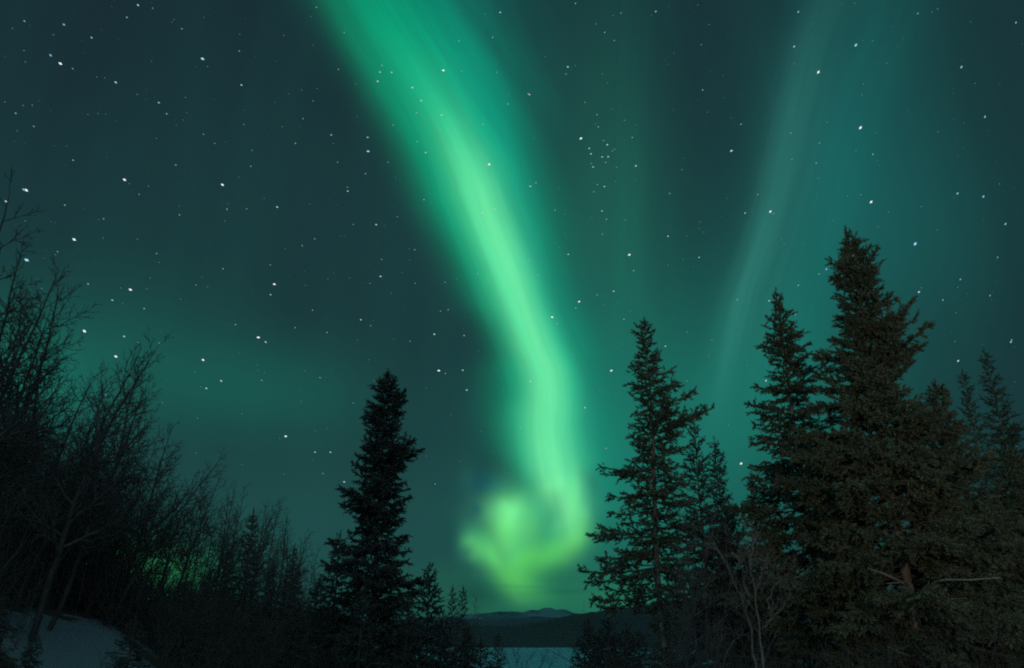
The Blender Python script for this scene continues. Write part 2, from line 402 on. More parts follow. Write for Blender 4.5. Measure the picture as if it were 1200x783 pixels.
# far hills and mountains: closed ridges with real depth
def fbm(x, seed, octs, amp, base):
    rs = np.random.RandomState(seed); z = np.zeros_like(x)
    for k in range(octs):
        f = base * 2 ** k; z += amp * 0.55 ** k * np.sin(x * f + rs.rand() * 6.28) * np.cos(x * f * 0.61 + rs.rand() * 6.28)
    return z
def ridge(name, pts, Y, depth, material, rough_px=0.0, seed=1, tree=0.0, jag=5):
    """ridge line given by its silhouette; rises from the shore at Y to the crest at Y + depth / 2"""
    xs = np.linspace(-300, 1500, 700)
    ys = np.interp(xs, [p[0] for p in pts], [p[1] for p in pts]) + fbm(xs, seed, 6, rough_px, 0.05)
    rs = np.random.RandomState(seed + 5)
    if tree: ys -= tree * rs.rand(len(xs)) ** 2
    Yc = Y + depth / 2; rows = []
    crest = np.array([at(x, y, Yc) for x, y in zip(xs, ys)])
    K = 14
    V_ = []
    for k in range(K + 1):
        s = k / K
        if s <= .7: h = (s / .7) ** 1.25
        else: h = 1 - ((s - .7) / .3) ** 2 * .9
        yy = Y + depth * (s * 0.5 / .7 if s <= .7 else .5 + (s - .7) / .3 * .5)
        jit = (rs.rand(len(xs)) - .5) * .05 * (0 if abs(s - .7) < 1e-6 else 1) + 0.10 * fbm(xs + 40 * s, seed + 2, 4, 1, .03) * math.sin(min(1, s / .7) * math.pi)
        p = crest.copy(); p[:, 0] *= yy / Yc; p[:, 1] = yy
        p[:, 2] = LAKE - 1.5 + (crest[:, 2] - LAKE + 1.5) * np.clip(h + jit * (h if h < 1 else 1), 0, 1.0 if abs(s - .7) < 1e-6 else .985)
        V_.append(p)
    n = len(xs); I = (np.arange(K)[:, None] * n + np.arange(n - 1)[None, :])
    f = np.stack([I, I + 1, I + n + 1, I + n], -1).reshape(-1, 4)
    o = link(name, new_mesh(name, np.concatenate(V_), f, material, False)); o['kind'] = 'structure'
    return o
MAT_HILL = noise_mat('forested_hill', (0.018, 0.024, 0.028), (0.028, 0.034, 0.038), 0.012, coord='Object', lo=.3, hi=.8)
MAT_HILL2 = noise_mat('blue_hill', (0.03, 0.05, 0.06), (0.045, 0.07, 0.085), 0.004, coord='Object')  # blue of the air over distance mixed into the hill colour
MAT_MTN = noise_mat('snow_mountain', (0.028, 0.07, 0.075), (0.075, 0.17, 0.175), 0.0022, coord='Object', lo=.42, hi=.58, stretch=(1, .3, 1))  # snow and rock pattern, tinted with the bluish air-light of distance
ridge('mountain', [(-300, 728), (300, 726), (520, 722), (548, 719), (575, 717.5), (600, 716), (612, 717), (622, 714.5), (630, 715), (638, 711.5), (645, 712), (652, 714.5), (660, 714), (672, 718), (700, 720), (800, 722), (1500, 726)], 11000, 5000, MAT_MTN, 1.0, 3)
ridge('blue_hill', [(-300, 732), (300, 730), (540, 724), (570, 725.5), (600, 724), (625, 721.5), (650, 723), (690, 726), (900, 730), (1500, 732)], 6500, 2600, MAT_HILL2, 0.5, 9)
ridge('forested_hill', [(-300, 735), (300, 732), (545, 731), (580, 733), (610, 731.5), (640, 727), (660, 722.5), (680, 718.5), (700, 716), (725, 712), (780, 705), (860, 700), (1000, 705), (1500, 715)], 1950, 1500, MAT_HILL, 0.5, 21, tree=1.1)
del m

# ------------------------------------------------------------------ stars (far away, tiny, self-lit), placed by direction
T = 3.913
TILES = {
 (0, 0): "633,24,2 582,80,3 112,97,3 293,113,-2 420,173,-2 232,254,-2 277,292,1 333,315,-3 531,378,2 728,471,-2 764,522,3 834,132,-3 929,270,-1 1107,390,2 1097,234,3 695,281,-4 850,447,4 72,520,3 155,580,-3 148,482,4 106,484,4 22,468,4 335,735,3 306,670,-4 806,757,3 403,525,-4 448,521,4 485,524,-4 629,433,4 480,357,4 443,353,4 1118,571,-3 933,616,-3 985,658,-3 1034,653,-4 840,550,-4 808,574,-4 856,517,-4 952,305,4 245,160,4 110,232,4 116,284,4 78,600,4 718,635,4 798,90,-4 788,102,-4 936,80,-4 1100,158,4 1156,690,-3 1150,763,-3 57,130,4 700,40,4 700,36,4 1120,506,-4",
 (300, 0): "277,34,3 127,162,4 405,150,-3 412,138,-4 261,207,-4 378,318,3 569,331,2 622,332,2 558,373,2 578,300,3 457,386,4 859,323,1 717,402,2 757,462,2 851,528,2 930,188,3 943,326,-3 1120,57,2 1050,65,4 1085,172,3 262,463,-3 280,406,4 209,412,4 150,430,-4 86,470,-4 216,544,3 345,619,-2 120,581,4 181,658,3 512,630,2 514,694,-1 374,744,3 355,658,4 463,535,-4 606,744,-3 628,574,3 740,650,3 778,700,2 736,518,3 1036,705,3 1069,754,1 1041,571,3 1104,332,-3 1155,477,3 1158,436,4 928,48,4 253,76,4 540,178,4",
 (600, 0): "291,16,3 500,60,-3 463,72,4 659,53,-2 640,70,4 386,110,-3 425,149,3 469,186,3 868,205,-3 903,113,4 256,307,2 290,301,4 248,340,3 80,434,2 74,429,3 335,469,-3 390,526,3 460,500,4 516,552,-3 382,569,4 396,582,3 566,572,4 316,635,1 552,631,3 354,681,2 362,706,2 437,664,2 420,645,3 414,720,2 441,719,2 460,692,-3 471,684,-3 430,745,3 372,766,2 480,768,-3 364,750,-3 568,761,2 874,413,3 975,449,-4 1050,570,3 1006,692,-1 1004,541,-4 967,346,-4 780,778,-3 787,727,-4 740,505,-4 896,515,4 100,635,4 437,381,4 414,339,4 152,260,4 743,244,4 697,276,-4 712,295,-4 852,24,4",
 (900, 0): "397,15,4 139,55,-2 687,62,3 753,54,4 778,40,4 205,110,-4 120,214,2 403,207,-1 480,187,4 1137,104,3 231,331,1 120,293,4 437,384,4 432,434,4 887,308,-2 995,536,-2 424,586,1 481,708,3 236,656,-3 105,611,3 110,731,-3 221,748,3 403,692,4 497,609,-4 503,738,-4 779,604,-4 544,290,4 950,383,-4 929,100,-4 270,562,4",
 (0, 200): "571,42,1 108,87,-2 121,90,1 27,141,2 297,158,3 638,109,-3 681,71,4 592,60,4 1020,65,1 1095,31,4 823,163,-4 823,203,3 1046,151,-4 1041,177,3 1131,175,-3 475,221,-3 452,224,-4 340,316,1 264,372,-3 254,386,4 122,410,-1 116,231,4 234,235,-4 718,380,3 730,421,4 630,314,4 598,546,1 515,594,-2 404,520,3 387,736,1 562,610,-4 661,633,3 554,538,4 673,542,4 689,492,4 899,525,-3 926,490,-4 1023,450,3 952,532,4 828,590,4 1080,706,3 569,761,-2 191,541,4 1032,230,4 473,309,4",
 (300, 200): "502,14,3 419,76,3 421,94,2 97,167,2 640,31,4 446,247,-3 551,248,2 588,251,-4 648,211,-3 269,313,3 212,344,3 134,359,4 66,432,-3 222,460,-4 84,521,1 67,569,-2 571,485,2 522,517,-3 576,407,-3 728,363,3 703,357,4 730,517,-3 867,512,3 920,498,4 1017,473,3 1022,405,4 1039,193,2 1094,177,2 259,640,3 481,684,2 526,711,3 326,742,3 180,720,-3 11,765,1 818,751,2 846,645,3 881,638,3 955,757,3 227,526,4 330,497,4 429,493,4 620,561,4 388,300,-4 404,300,-4 770,133,3 858,139,4 992,352,4 247,153,4 38,128,4 670,467,4 705,409,4",
 (600, 200): "84,72,2 110,56,3 215,81,4 392,64,3 424,73,2 375,97,3 474,50,4 566,45,4 413,185,2 433,223,3 366,216,4 520,227,-3 197,182,3 242,200,4 242,288,4 415,291,3 723,105,3 715,301,2 538,386,1 558,459,3 258,384,2 218,353,4 308,601,1 292,630,3 184,672,1 206,702,3 263,569,4 391,570,3 466,553,2 417,615,4 489,602,4 513,682,3 542,645,4 121,479,3 79,411,3 858,398,-2 831,401,-4 831,441,4 785,407,4 863,237,4 860,266,4 879,282,4 804,299,4 716,433,4 1069,195,-2 1127,110,3 986,127,-4 1033,592,3 803,741,4 917,777,4 118,636,4 165,612,4",
 (900, 200): "231,36,4 425,111,-3 473,144,1 365,115,4 869,105,-2 988,119,-2 1062,61,4 703,165,4 1089,245,-2 11,188,1 26,197,-3 317,219,-4 299,228,4 675,336,-1 63,312,4 268,452,-2 234,474,-3 139,526,3 5,597,2 126,659,3 1053,398,-3 882,499,3 870,534,4 692,557,2 704,538,4 802,594,3 1018,573,-3 593,604,4 625,625,4 862,652,4 1117,777,-3 777,272,4 506,259,4 74,338,4 553,190,4",
}
TILES2 = {
 (100, 380): "178,56,2 242,83,3 338,86,-3 140,148,1 793,61,1 827,82,2 540,164,1 502,219,4 623,260,2 555,294,2 531,287,4 822,222,4 809,257,3 789,186,4 792,212,4 1006,215,4 1076,245,3 988,303,-4 990,355,4 717,412,4 919,514,1 890,524,4 1053,587,2 1124,587,2 1107,478,4 1089,685,3 911,688,4 508,590,4 515,431,4 353,360,4 252,383,4 92,324,-2 1108,37,-4 962,16,3 708,132,-4 718,643,4 1055,490,4",
 (400, 380): "426,45,2 315,78,3 563,51,3 447,213,1 477,226,3 557,211,2 575,302,2 185,302,1 126,163,4 150,261,4 55,362,-3 628,122,4 867,262,2 993,191,3 1117,383,2 1104,258,4 822,474,3 13,723,2 430,733,3 502,415,4 389,291,4 743,300,4 302,622,-3 135,6,4 73,74,4 697,582,4 545,629,4 640,491,4 390,605,4 771,530,4 240,70,-4",
 (650, 380): "260,213,1 508,101,2 236,569,3 207,303,4 608,34,4 312,91,4 855,639,1 797,462,4 607,260,-3 881,187,4 707,146,4 719,72,4 100,765,3 137,383,3 969,259,2",
 (1050, 330): "527,277,-2 285,364,2 276,143,4 217,80,3 105,48,3 432,64,-2 270,270,4",
 (1050, 330): "527,277,-2 285,364,2 270,275,4",
}
stars = []
for D in (TILES, TILES2):
    for (ox, oy), s in D.items():
        for w in s.split():
            x, y, mg = w.split(','); mg = int(mg)
            stars.append((ox + float(x) / T, oy + float(y) / T, mg))
rs = np.random.RandomState(77)
for i in range(760):
    stars.append((rs.uniform(-150, 1350), rs.uniform(-120, 700), rs.choice([5, -5, -5])))
def emis(name, col, k):
    m = bpy.data.materials.new(name); m.use_nodes = True; nt = m.node_tree
    for n in list(nt.nodes): nt.nodes.remove(n)
    e = nt.nodes.new('ShaderNodeEmission'); e.inputs[0].default_value = (*col, 1); e.inputs[1].default_value = k
    o = nt.nodes.new('ShaderNodeOutputMaterial'); nt.links.new(e.outputs[0], o.inputs[0])
    m.cycles.emission_sampling = 'NONE'
    return m
RAD = 60000.0
SZ = {1: 1.36, 2: 0.92, 3: 0.66, 4: 0.50, 5: 0.38}; EM = {1: 0.95, 2: 0.66, 3: 0.45, 4: 0.24, 5: 0.15}
SM = {}
for k in (1, 2, 3, 4, 5):
    SM[k] = emis('white_starlight', (0.95, 1.0, 1.0) if k == 1 else (0.72, 0.95, 1.0), EM[k]); SM[-k] = emis('blue_starlight', (0.38, 0.72, 1.0), EM[k] * 1.0)
sv, sf, smi = [], [], []
keys = list(SM)
for (x, y, mg) in stars:
    d = ray(x, y); c = CAM + d * RAD
    rgt = np.cross(d, [0, 0, 1.0]); rgt /= np.linalg.norm(rgt); up = np.cross(rgt, d)
    # slight trailing by the turning sky: drift direction depends on where the star stands
    a = math.radians(np.interp(x, [0, 450, 800, 1200], [-28, -5, 25, 50]) + rs.uniform(-15, 15))
    r = SZ[abs(mg)] / FPX * RAD * (1 + 0.22 * ((x - 600) / 600) ** 2) * rs.uniform(.88, 1.1)
    e1 = (rgt * math.cos(a) + up * math.sin(a)) * r * (1.30 if abs(mg) < 4 else 1.15); e2 = (-rgt * math.sin(a) + up * math.cos(a)) * r * .78; e3 = d * r * .8
    n = len(sv); sv += [c + e1, c - e1, c + e2, c - e2, c + e3, c - e3]
    for f in ((0, 2, 4), (2, 1, 4), (1, 3, 4), (3, 0, 4), (2, 0, 5), (1, 2, 5), (3, 1, 5), (0, 3, 5)):
        sf.append([n + q_ for q_ in f]); smi.append(keys.index(mg))
me = new_mesh('stars', np.array(sv), np.array(sf), None)
for k in keys: me.materials.append(SM[k])
me.polygons.foreach_set('material_index', np.array(smi, dtype=np.int32))
o = link('stars', me); o['kind'] = 'stuff'; o['label'] = 'small white and blue stars scattered over the night sky'; o['category'] = 'stars'

# ------------------------------------------------------------------ spruces
def tuft_template(rs, n=13):
    v, f = [], []
    for i in range(n):
        s = (i + rs.rand() * .8) / n
        a = rs.rand() * 6.283
        out = np.array([0, math.cos(a), math.sin(a)])
        base = np.array([s * 0.85, 0, 0])
        tip = base + np.array([0.30, 0, 0]) + out * (0.30 + .14 * rs.rand()) * (1.1 - .5 * s)
        side = np.cross(out, [1, 0, 0]) * 0.085 + np.array([.07, 0, 0])
        k = len(v); v += [base - side, base + side, tip]; f.append([k, k + 1, k + 2])
    k = len(v); v += [[0, .04, 0], [0, -.04, 0], [1.15, 0, 0.0]]; f.append([k, k + 1, k + 2])
    return np.array(v), np.array(f)
_rs = np.random.RandomState(5)
TUFTS = [tuft_template(_rs) for _ in range(5)]
TUFTS_LO = [tuft_template(_rs, 9) for _ in range(4)]
def build_tufts(P, D, S, rs, templates, name, material):
    P = np.array(P); D = np.array(D); S = np.array(S)
    D /= np.linalg.norm(D, axis=1)[:, None] + 1e-9
    ref = rs.randn(len(P), 3); B = np.cross(D, ref); B /= np.linalg.norm(B, axis=1)[:, None] + 1e-9
    Cc = np.cross(D, B)
    R = np.stack([D, B, Cc], axis=2)
    which = rs.randint(0, len(templates), len(P)); vs, fs, n = [], [], 0
    for k, (tv, tf) in enumerate(templates):
        i = np.where(which == k)[0]
        if not len(i): continue
        v = np.einsum('nij,vj->nvi', R[i], tv) * S[i][:, None, None] + P[i][:, None, :]
        f = tf[None] + (np.arange(len(i)) * len(tv))[:, None, None] + n
        vs.append(v.reshape(-1, 3)); fs.append(f.reshape(-1, 3)); n += len(i) * len(tv)
    return new_mesh(name, np.concatenate(vs), np.concatenate(fs), material)

def spruce_meshes(H, prof, seed, step=0.13, tuft=0.2, fstep=0.075, dark=False, extra=(), gaps=(), sparse=0.0, lo=False, trunk_r=None, bark=None, var=.16,
                  pitch=(-14, 48), low=0.0, sec=1.0, thin=1.0):
    """prof: function h -> (left extent, right extent) in metres. Returns trunk, branches, crown meshes in local space, x to the viewer's right, -y to the viewer"""
    rs = np.random.RandomState(seed)
    tb, br = Tubes(), Tubes()
    r0 = trunk_r or H * 0.013
    zs = np.linspace(0, H, 16); wob = np.cumsum(rs.randn(16, 2) * H * .0016, axis=0); wob -= wob[0]
    wob[-1] = wob[-2]
    tp = np.column_stack([wob, zs]); tb.add(tp, r0 * (1 - zs / H * .94) * (1 + .25 * np.exp(-zs * 2.5)), 9)
    def tpos(h): return np.array([np.interp(h, zs, tp[:, 0]), np.interp(h, zs, tp[:, 1]), h])
    P, D, S = [], [], []
    jobs = []
    h = low + 0.25; phi = rs.rand() * 6.28
    while h < H - 0.05:
        rel = h / H
        phi += 2.39996 + rs.uniform(-.4, .4)
        L, R = prof(h)
        c = math.cos(phi); side = R if c > 0 else L; mean = (L + R) / 2
        w_ = abs(c) ** .6; ln = (w_ * side + (1 - w_) * mean)
        ln *= (rs.uniform(.80, 1.10) if rs.rand() < .8 else rs.uniform(.45, .75)) * (1 + var * math.sin(h * 4.1 + seed + 2 * phi) * math.sin(h * 1.7 + phi))
        skip = False
        for (h0, h1, az0, wd) in gaps:      # bare gaps facing a direction
            if h0 < h < h1 and abs((phi - az0 + math.pi) % (2 * math.pi) - math.pi) < wd: skip = True
        if rs.rand() < sparse: skip = True
        if not skip and ln > .04:
            pt = math.radians(pitch[0] + (pitch[1] - pitch[0]) * rel ** 2.2 + rs.uniform(-9, 9))
            jobs.append((h, phi, ln, pt, 0))
        h += step * rs.uniform(.6, 1.4) * (0.40 + .22 * (1 - rel))
    for (h, side, ln, pt) in extra:
        jobs.append((h, (0 if side > 0 else math.pi) + rs.uniform(-.25, .25), ln, math.radians(pt), 1))
    for (h, phi, ln, pt, ex) in jobs:
        # straight reach ln is horizontal: set the start so that the tip lands at that reach
        hd = np.array([math.cos(phi), math.sin(phi), 0.0])
        up = math.tan(pt) * ln; curve = (0.10 + .10 * rs.rand()) * ln + (0.0 if pt > 0 else -pt * .12 * ln)
        p0 = tpos(h - up * .5 if h - up * .5 > 0.1 else h)
        n = 7; tt = np.linspace(0, 1, n)
        latd = np.array([-hd[1], hd[0], 0]) * rs.uniform(-.14, .14) * ln
        ax = p0 + hd * (ln * tt)[:, None] + np.array([0, 0, 1]) * (up * tt + curve * (tt ** 2.2 - tt * .9))[:, None] + latd * (tt ** 2)[:, None]
        rb = max(0.008, .011 * ln) * (1 + .3 * ex)
        br.add(ax, rb * (1 - .8 * tt), 4)
        total = np.linalg.norm(np.diff(ax, axis=0), axis=1).sum()
        t0 = .10 if not ex else .30
        if ln > 1.5: t0 = .22
        for tpar in np.arange(t0, 1.0, fstep / max(total, .05)):
            i = min(int(tpar * (n - 1)), n - 2); w = tpar * (n - 1) - i
            p = ax[i] * (1 - w) + ax[i + 1] * w; d = ax[i + 1] - ax[i]; d = d / (np.linalg.norm(d) + 1e-9)
            P.append(p); D.append(d + rs.randn(3) * .35); S.append(tuft * rs.uniform(.75, 1.15))
        # side sprays
        ns_ = int(total / .12 * sec)
        clump = rs.rand() * 10
        for k in range(ns_):
            tpar = t0 + (1 - t0) * (k + rs.rand()) / max(ns_, 1)
            if math.sin(tpar * total * 3.1 + clump) < -0.75 + sparse: continue
            i = min(int(tpar * (n - 1)), n - 2); w = tpar * (n - 1) - i
            p = ax[i] * (1 - w) + ax[i + 1] * w; d = ax[i + 1] - ax[i]; d = d / (np.linalg.norm(d) + 1e-9)
            sd = 1 if k % 2 else -1
            lat = np.array([-d[1], d[0], 0]) * sd
            sl = min(1.15, (0.40 * total) * (1.15 - tpar) * rs.uniform(.6, 1.2) + .10) * thin
            ra = rs.uniform(-.95, .80); vup = np.cross(d, lat) * sd
            dd = (lat * math.cos(ra) + vup * math.sin(ra)) * rs.uniform(.7, 1.0) + d * rs.uniform(.4, .8)
            if abs(ra) > .5: sl *= .6
            dd /= np.linalg.norm(dd)
            m_ = max(1, int(sl / fstep))
            if sl > .35: br.add(np.array([p, p + dd * sl * .5, p + dd * sl]), np.array([.006, .005, .003]), 3)
            for q_ in range(m_):
                s_ = (q_ + rs.rand()) / m_ * sl
                pp = p + dd * s_ + np.array([0, 0, -.12 * s_ * s_])
                P.append(pp); D.append(dd + rs.randn(3) * .3 + np.array([0, 0, -.05])); S.append(tuft * rs.uniform(.7, 1.1))
                if sl > .3 and q_ % 2 == 0:      # third-order twigs hang from the longer sprays
                    d3 = dd * .6 + np.array([-dd[1], dd[0], 0]) * (1 if q_ % 4 else -1) * .7 + np.array([0, 0, rs.uniform(-.5, .1)])
                    d3 /= np.linalg.norm(d3); l3 = sl * (1.1 - s_ / sl) * rs.uniform(.25, .5)
                    for e_ in np.arange(.05, l3, fstep * 1.15):
                        P.append(pp + d3 * e_); D.append(d3 + rs.randn(3) * .4); S.append(tuft * rs.uniform(.7, 1.05))
    # leader shoot
    for q_ in range(int(8 * .2 / tuft)):
        P.append(tpos(H - .06 - .35 * rs.rand())); D.append(np.array([0, 0, 1.0]) + rs.randn(3) * .35); S.append(tuft * .7)
    P.append(tpos(H - .03)); D.append([0, 0, 1.0]); S.append(tuft)
    crown = build_tufts(P, D, S, rs, TUFTS_LO if lo else TUFTS, 'crown', MAT_NEEDLE_DARK if dark else MAT_NEEDLE)
    return tb.mesh('trunk', bark or (MAT_BARK_DARK if dark else MAT_BARK)), br.mesh('branches', MAT_BARK_DARK), crown

def hero_spruce(label, top, Y, rows, seed, group=None, foot=None, **kw):
    """rows: (y, left px, right px) of the silhouette about the trunk; vertical trunk unless a foot pixel is given"""
    tp = at(top[0], top[1], Y)
    base = np.array([tp[0], tp[1], gz(tp[0], tp[1]) - .08])
    H = tp[2] - base[2]
    azm = math.atan2(tp[0], tp[1])
    rt = np.array([math.cos(azm), -math.sin(azm), 0])
    hs, Ls, Rs = [], [], []
    for (y, l, r) in rows:
        # height where the trunk crosses this image row
        lo_, hi_ = base[2] - 6, tp[2] + 1
        for _ in range(40):
            mid = (lo_ + hi_) / 2
            if proj((tp[0], tp[1], mid))[1] > y: lo_ = mid
            else: hi_ = mid
        p = np.array([tp[0], tp[1], lo_]); k = proj(p + rt)[0] - proj(p)[0]
        hs.append(lo_ - base[2]); Ls.append(l / k); Rs.append(r / k)
    hs, Ls, Rs = map(np.array, (hs[::-1], Ls[::-1], Rs[::-1]))
    prof = lambda h: (float(np.interp(h, hs, Ls)), float(np.interp(h, hs, Rs)))
    ex = []
    for e in kw.pop('long_px', ()):      # (y, side, reach px, pitch)
        h = float(np.interp(-e[0], [-r[0] for r in rows[::-1]], hs)); k = np.interp(h, hs, Ls) / max(1e-6, np.interp(-e[0], [-r[0] for r in rows[::-1]], [r[1] for r in rows[::-1]]))
        ex.append((h, e[1], e[2] * k, e[3]))
    gp = []
    for e in kw.pop('gap_px', ()):       # (y0, y1, azimuth, half width)
        f = lambda yy: float(np.interp(-yy, [-r[0] for r in rows[::-1]], hs))
        gp.append((f(e[1]), f(e[0]), e[2], e[3]))
    root = empty('spruce_tree', base, label, 'spruce', group)
    root.rotation_euler = (0, 0, -azm)
    a, b_, c = spruce_meshes(H, prof, seed, extra=ex, gaps=gp, **kw)
    link('trunk', a, root); link('branches', b_, root); link('crown', c, root)
    return root, H, hs

def copy_tree(root, loc, rz, sc, label, group, q=None):
    r = root.copy(); COL.objects.link(r); r.location = loc
    if q is not None:
        r.rotation_mode = 'QUATERNION'; r.rotation_quaternion = q
    else: r.rotation_euler = (0, 0, rz)
    r.scale = sc if isinstance(sc, tuple) else (sc,) * 3
    r['label'] = label
    if group: r['group'] = group
    for ch in list(root.children):
        c = ch.copy(); COL.objects.link(c); c.parent = r
    return r

GR, GL = 'tall spruces on the right', 'dark spruces left of the aurora foot'
# the big one on the right
bigK, HK, hsK = hero_spruce('tallest spruce on the right with a broad shaggy crown and pale trunk showing low down', (990, 271), 20, [
    (271, 0, 0), (283, 4, 6), (293, 8, 15), (306, 13, 24), (323, 30, 31), (335, 22, 34), (346, 27, 37), (362, 30, 38), (375, 46, 38), (385, 32, 62), (396, 40, 64), (408, 60, 76), (420, 50, 62), (440, 68, 52),
    (460, 60, 46), (480, 76, 60), (500, 100, 90), (560, 120, 110), (620, 140, 130), (700, 150, 150), (783, 150, 160), (880, 130, 140)], 11, GR,
    step=.105, tuft=.19, fstep=.052, var=.22, gap_px=[(652, 700, -math.pi / 2, .55), (408, 428, -math.pi / 2, .5), (720, 735, -math.pi / 2, .6)], long_px=[(455, -1, 72, 12), (466, -1, 86, -6), (388, 1, 60, 40), (412, 1, 76, 32)], trunk_r=.165, sec=1.15)
# dead limbs and the pale trunk stretch of the big spruce
def kpt(px, py, Y): return bigK.matrix_basis.inverted() @ Vector(at(px, py, Y))
bpy.context.view_layer.update()
for pts, r in (([(1066, 686, 20), (1048, 677, 19.5), (1034, 670, 19.1), (1017, 666, 18.7)], .034), ([(1060, 684, 19.9), (1052, 683, 19.4), (1038, 684, 18.9)], .018),
               ([(1086, 697, 20), (1096, 686, 19.5), (1110, 682, 19.1), (1140, 680, 18.6), (1172, 677, 18.2)], .034), ([(1072, 683, 20), (1080, 678, 19.4), (1088, 673, 19)], .032),
               ([(1088, 708, 20), (1110, 703, 19.3), (1132, 701, 18.9)], .022), ([(1080, 612, 20), (1086, 606, 19.2), (1098, 597, 18.8)], .026), ([(1080, 610, 20), (1090, 600, 19.3), (1096, 588, 19)], .018),
               ([(1084, 718, 20), (1112, 713, 19.3), (1136, 706, 18.9)], .026), ([(1075, 775, 20), (1060, 768, 19.2), (1040, 758, 18.8)], .024)):
    P3 = np.array([list(kpt(p[0], p[1], p[2] - (.9 if j_ else 0))) for j_, p in enumerate(pts)]); k = len(P3)
    P3[1:-1] += np.random.RandomState(len(pts)).randn(k - 2, 3) * .03
    dl = Tubes(); dl.add(P3, r * np.linspace(1, .3, k), 6)
    o = link('dead_limb', dl.mesh('dead_limb', MAT_LIMB), bigK); o['label'] = 'pale bare dead limb on the lower trunk'

hero_spruce('second tallest spruce on the right with a thin leader and ragged drooping side branches', (912, 340), 24, [
    (340, 0, 0), (352, 5, 5), (362, 6, 7), (374, 16, 19), (383, 18, 20), (392, 31, 35), (402, 22, 26), (413, 32, 24), (427, 28, 42), (440, 34, 34), (452, 52, 40), (468, 44, 40), (487, 56, 50),
    (500, 46, 60), (512, 52, 60), (530, 66, 64), (560, 68, 70), (575, 76, 70), (620, 96, 80), (700, 105, 90), (783, 105, 95), (860, 90, 90)], 23, GR,
    step=.13, tuft=.19, fstep=.056, var=.30, trunk_r=.16, gap_px=[(648, 668, -math.pi / 2, .9), (712, 730, -math.pi / 2, .9), (462, 480, -math.pi / 2, .5)], sec=1.05, pitch=(-18, 38))
hero_spruce('bushy spruce of middle height pressed against the right side of the tallest one', (1098, 451), 21.5, [
    (451, 0, 0), (464, 10, 10), (478, 17, 15), (500, 22, 22), (530, 34, 30), (560, 45, 44), (600, 60, 62), (700, 85, 90), (783, 90, 95), (860, 80, 80)], 31, GR, step=.12, tuft=.225, trunk_r=.12)
hero_spruce('slim faint spruce at the right edge, taller of the distant pair', (1149, 413), 38, [
    (413, 0, 0), (422, 5, 5), (433, 5, 8), (445, 9, 9), (465, 13, 15), (480, 16, 26), (495, 18, 22), (510, 24, 34), (540, 34, 40), (620, 50, 55), (783, 60, 65)], 37, 'distant spruces at the right edge', step=.2, tuft=.27, fstep=.12, trunk_r=.15, lo=True)
hero_spruce('slim faint spruce at the right edge, shorter of the distant pair', (1129, 437), 37, [
    (437, 0, 0), (450, 6, 6), (465, 8, 8), (480, 12, 10), (500, 14, 14), (520, 20, 16), (560, 28, 24), (640, 40, 38), (783, 50, 50)], 41, 'distant spruces at the right edge', step=.2, tuft=.27, fstep=.12, trunk_r=.12, lo=True)
hero_spruce('wide low spruce filling the lower right corner', (1182, 530), 23, [
    (530, 0, 0), (545, 9, 10), (570, 24, 22), (600, 45, 40), (650, 70, 60), (720, 95, 80), (783, 100, 80), (850, 90, 80)], 43, GR, step=.13, tuft=.26, trunk_r=.12)
hero_spruce('leafy low spruce in front, between the two tallest spruces', (978, 585), 23.5, [
    (585, 0, 0), (595, 8, 8), (610, 20, 20), (640, 55, 50), (700, 80, 55), (783, 95, 62), (850, 95, 70)], 47, GR, step=.13, tuft=.18, trunk_r=.08)
# spruce right of the aurora with reaching left branches
treeF, HF, hsF = hero_spruce('lone open-branched spruce right of the aurora with long limbs reaching left over the hill', (754, 377), 24, [
    (377, 0, 0), (384, 5, 7), (392, 13, 9), (404, 9, 11), (416, 20, 14), (426, 12, 16), (434, 18, 32), (446, 22, 30), (452, 22, 46), (462, 16, 36), (476, 27, 50), (486, 24, 46), (496, 32, 52), (508, 26, 44),
    (530, 32, 40), (545, 26, 44), (560, 26, 50), (590, 34, 50), (620, 42, 54), (660, 48, 60), (700, 44, 56), (720, 22, 36), (740, 14, 26), (783, 14, 24), (850, 10, 10)], 53, 'spruces right of the aurora',
    step=.135, tuft=.20, fstep=.08, sparse=.03, var=.32, trunk_r=.13, sec=1.1, pitch=(-8, 34),
    long_px=[(492, 1, 68, 16), (550, -1, 64, 2), (553, -1, 60, -8), (580, -1, 58, 2), (600, -1, 52, -4), (628, -1, 76, 2), (622, -1, 66, 6), (650, -1, 70, -6), (668, -1, 90, -4), (676, -1, 84, -10), (660, -1, 66, 4), (700, -1, 82, -6), (706, -1, 72, -12), (690, -1, 64, 0)])
hero_spruce('narrow pointed spruce just behind the lone open-branched one', (814, 498), 34, [
    (498, 0, 0), (510, 6, 5), (530, 10, 12), (560, 15, 18), (600, 25, 27), (660, 36, 40), (783, 48, 52)], 59, 'spruces right of the aurora', step=.17, tuft=.27, fstep=.1, trunk_r=.11, lo=True, dark=True)
hero_spruce('thin pointed spruce with short side sprays right of the narrow one', (838, 516), 35, [
    (516, 0, 0), (530, 6, 5), (545, 8, 13), (560, 9, 10), (600, 14, 16), (640, 24, 22), (700, 34, 34), (783, 44, 44)], 61, 'spruces right of the aurora', step=.17, tuft=.27, fstep=.1, trunk_r=.1, lo=True, dark=True)
hero_spruce('spindly young spruce in the bright gap left of the second tallest spruce', (882, 558), 32, [
    (558, 0, 0), (575, 5, 5), (600, 9, 9), (620, 13, 12), (660, 24, 22), (783, 40, 40)], 67, 'spruces right of the aurora', step=.18, tuft=.26, fstep=.1, trunk_r=.08, lo=True, dark=True)
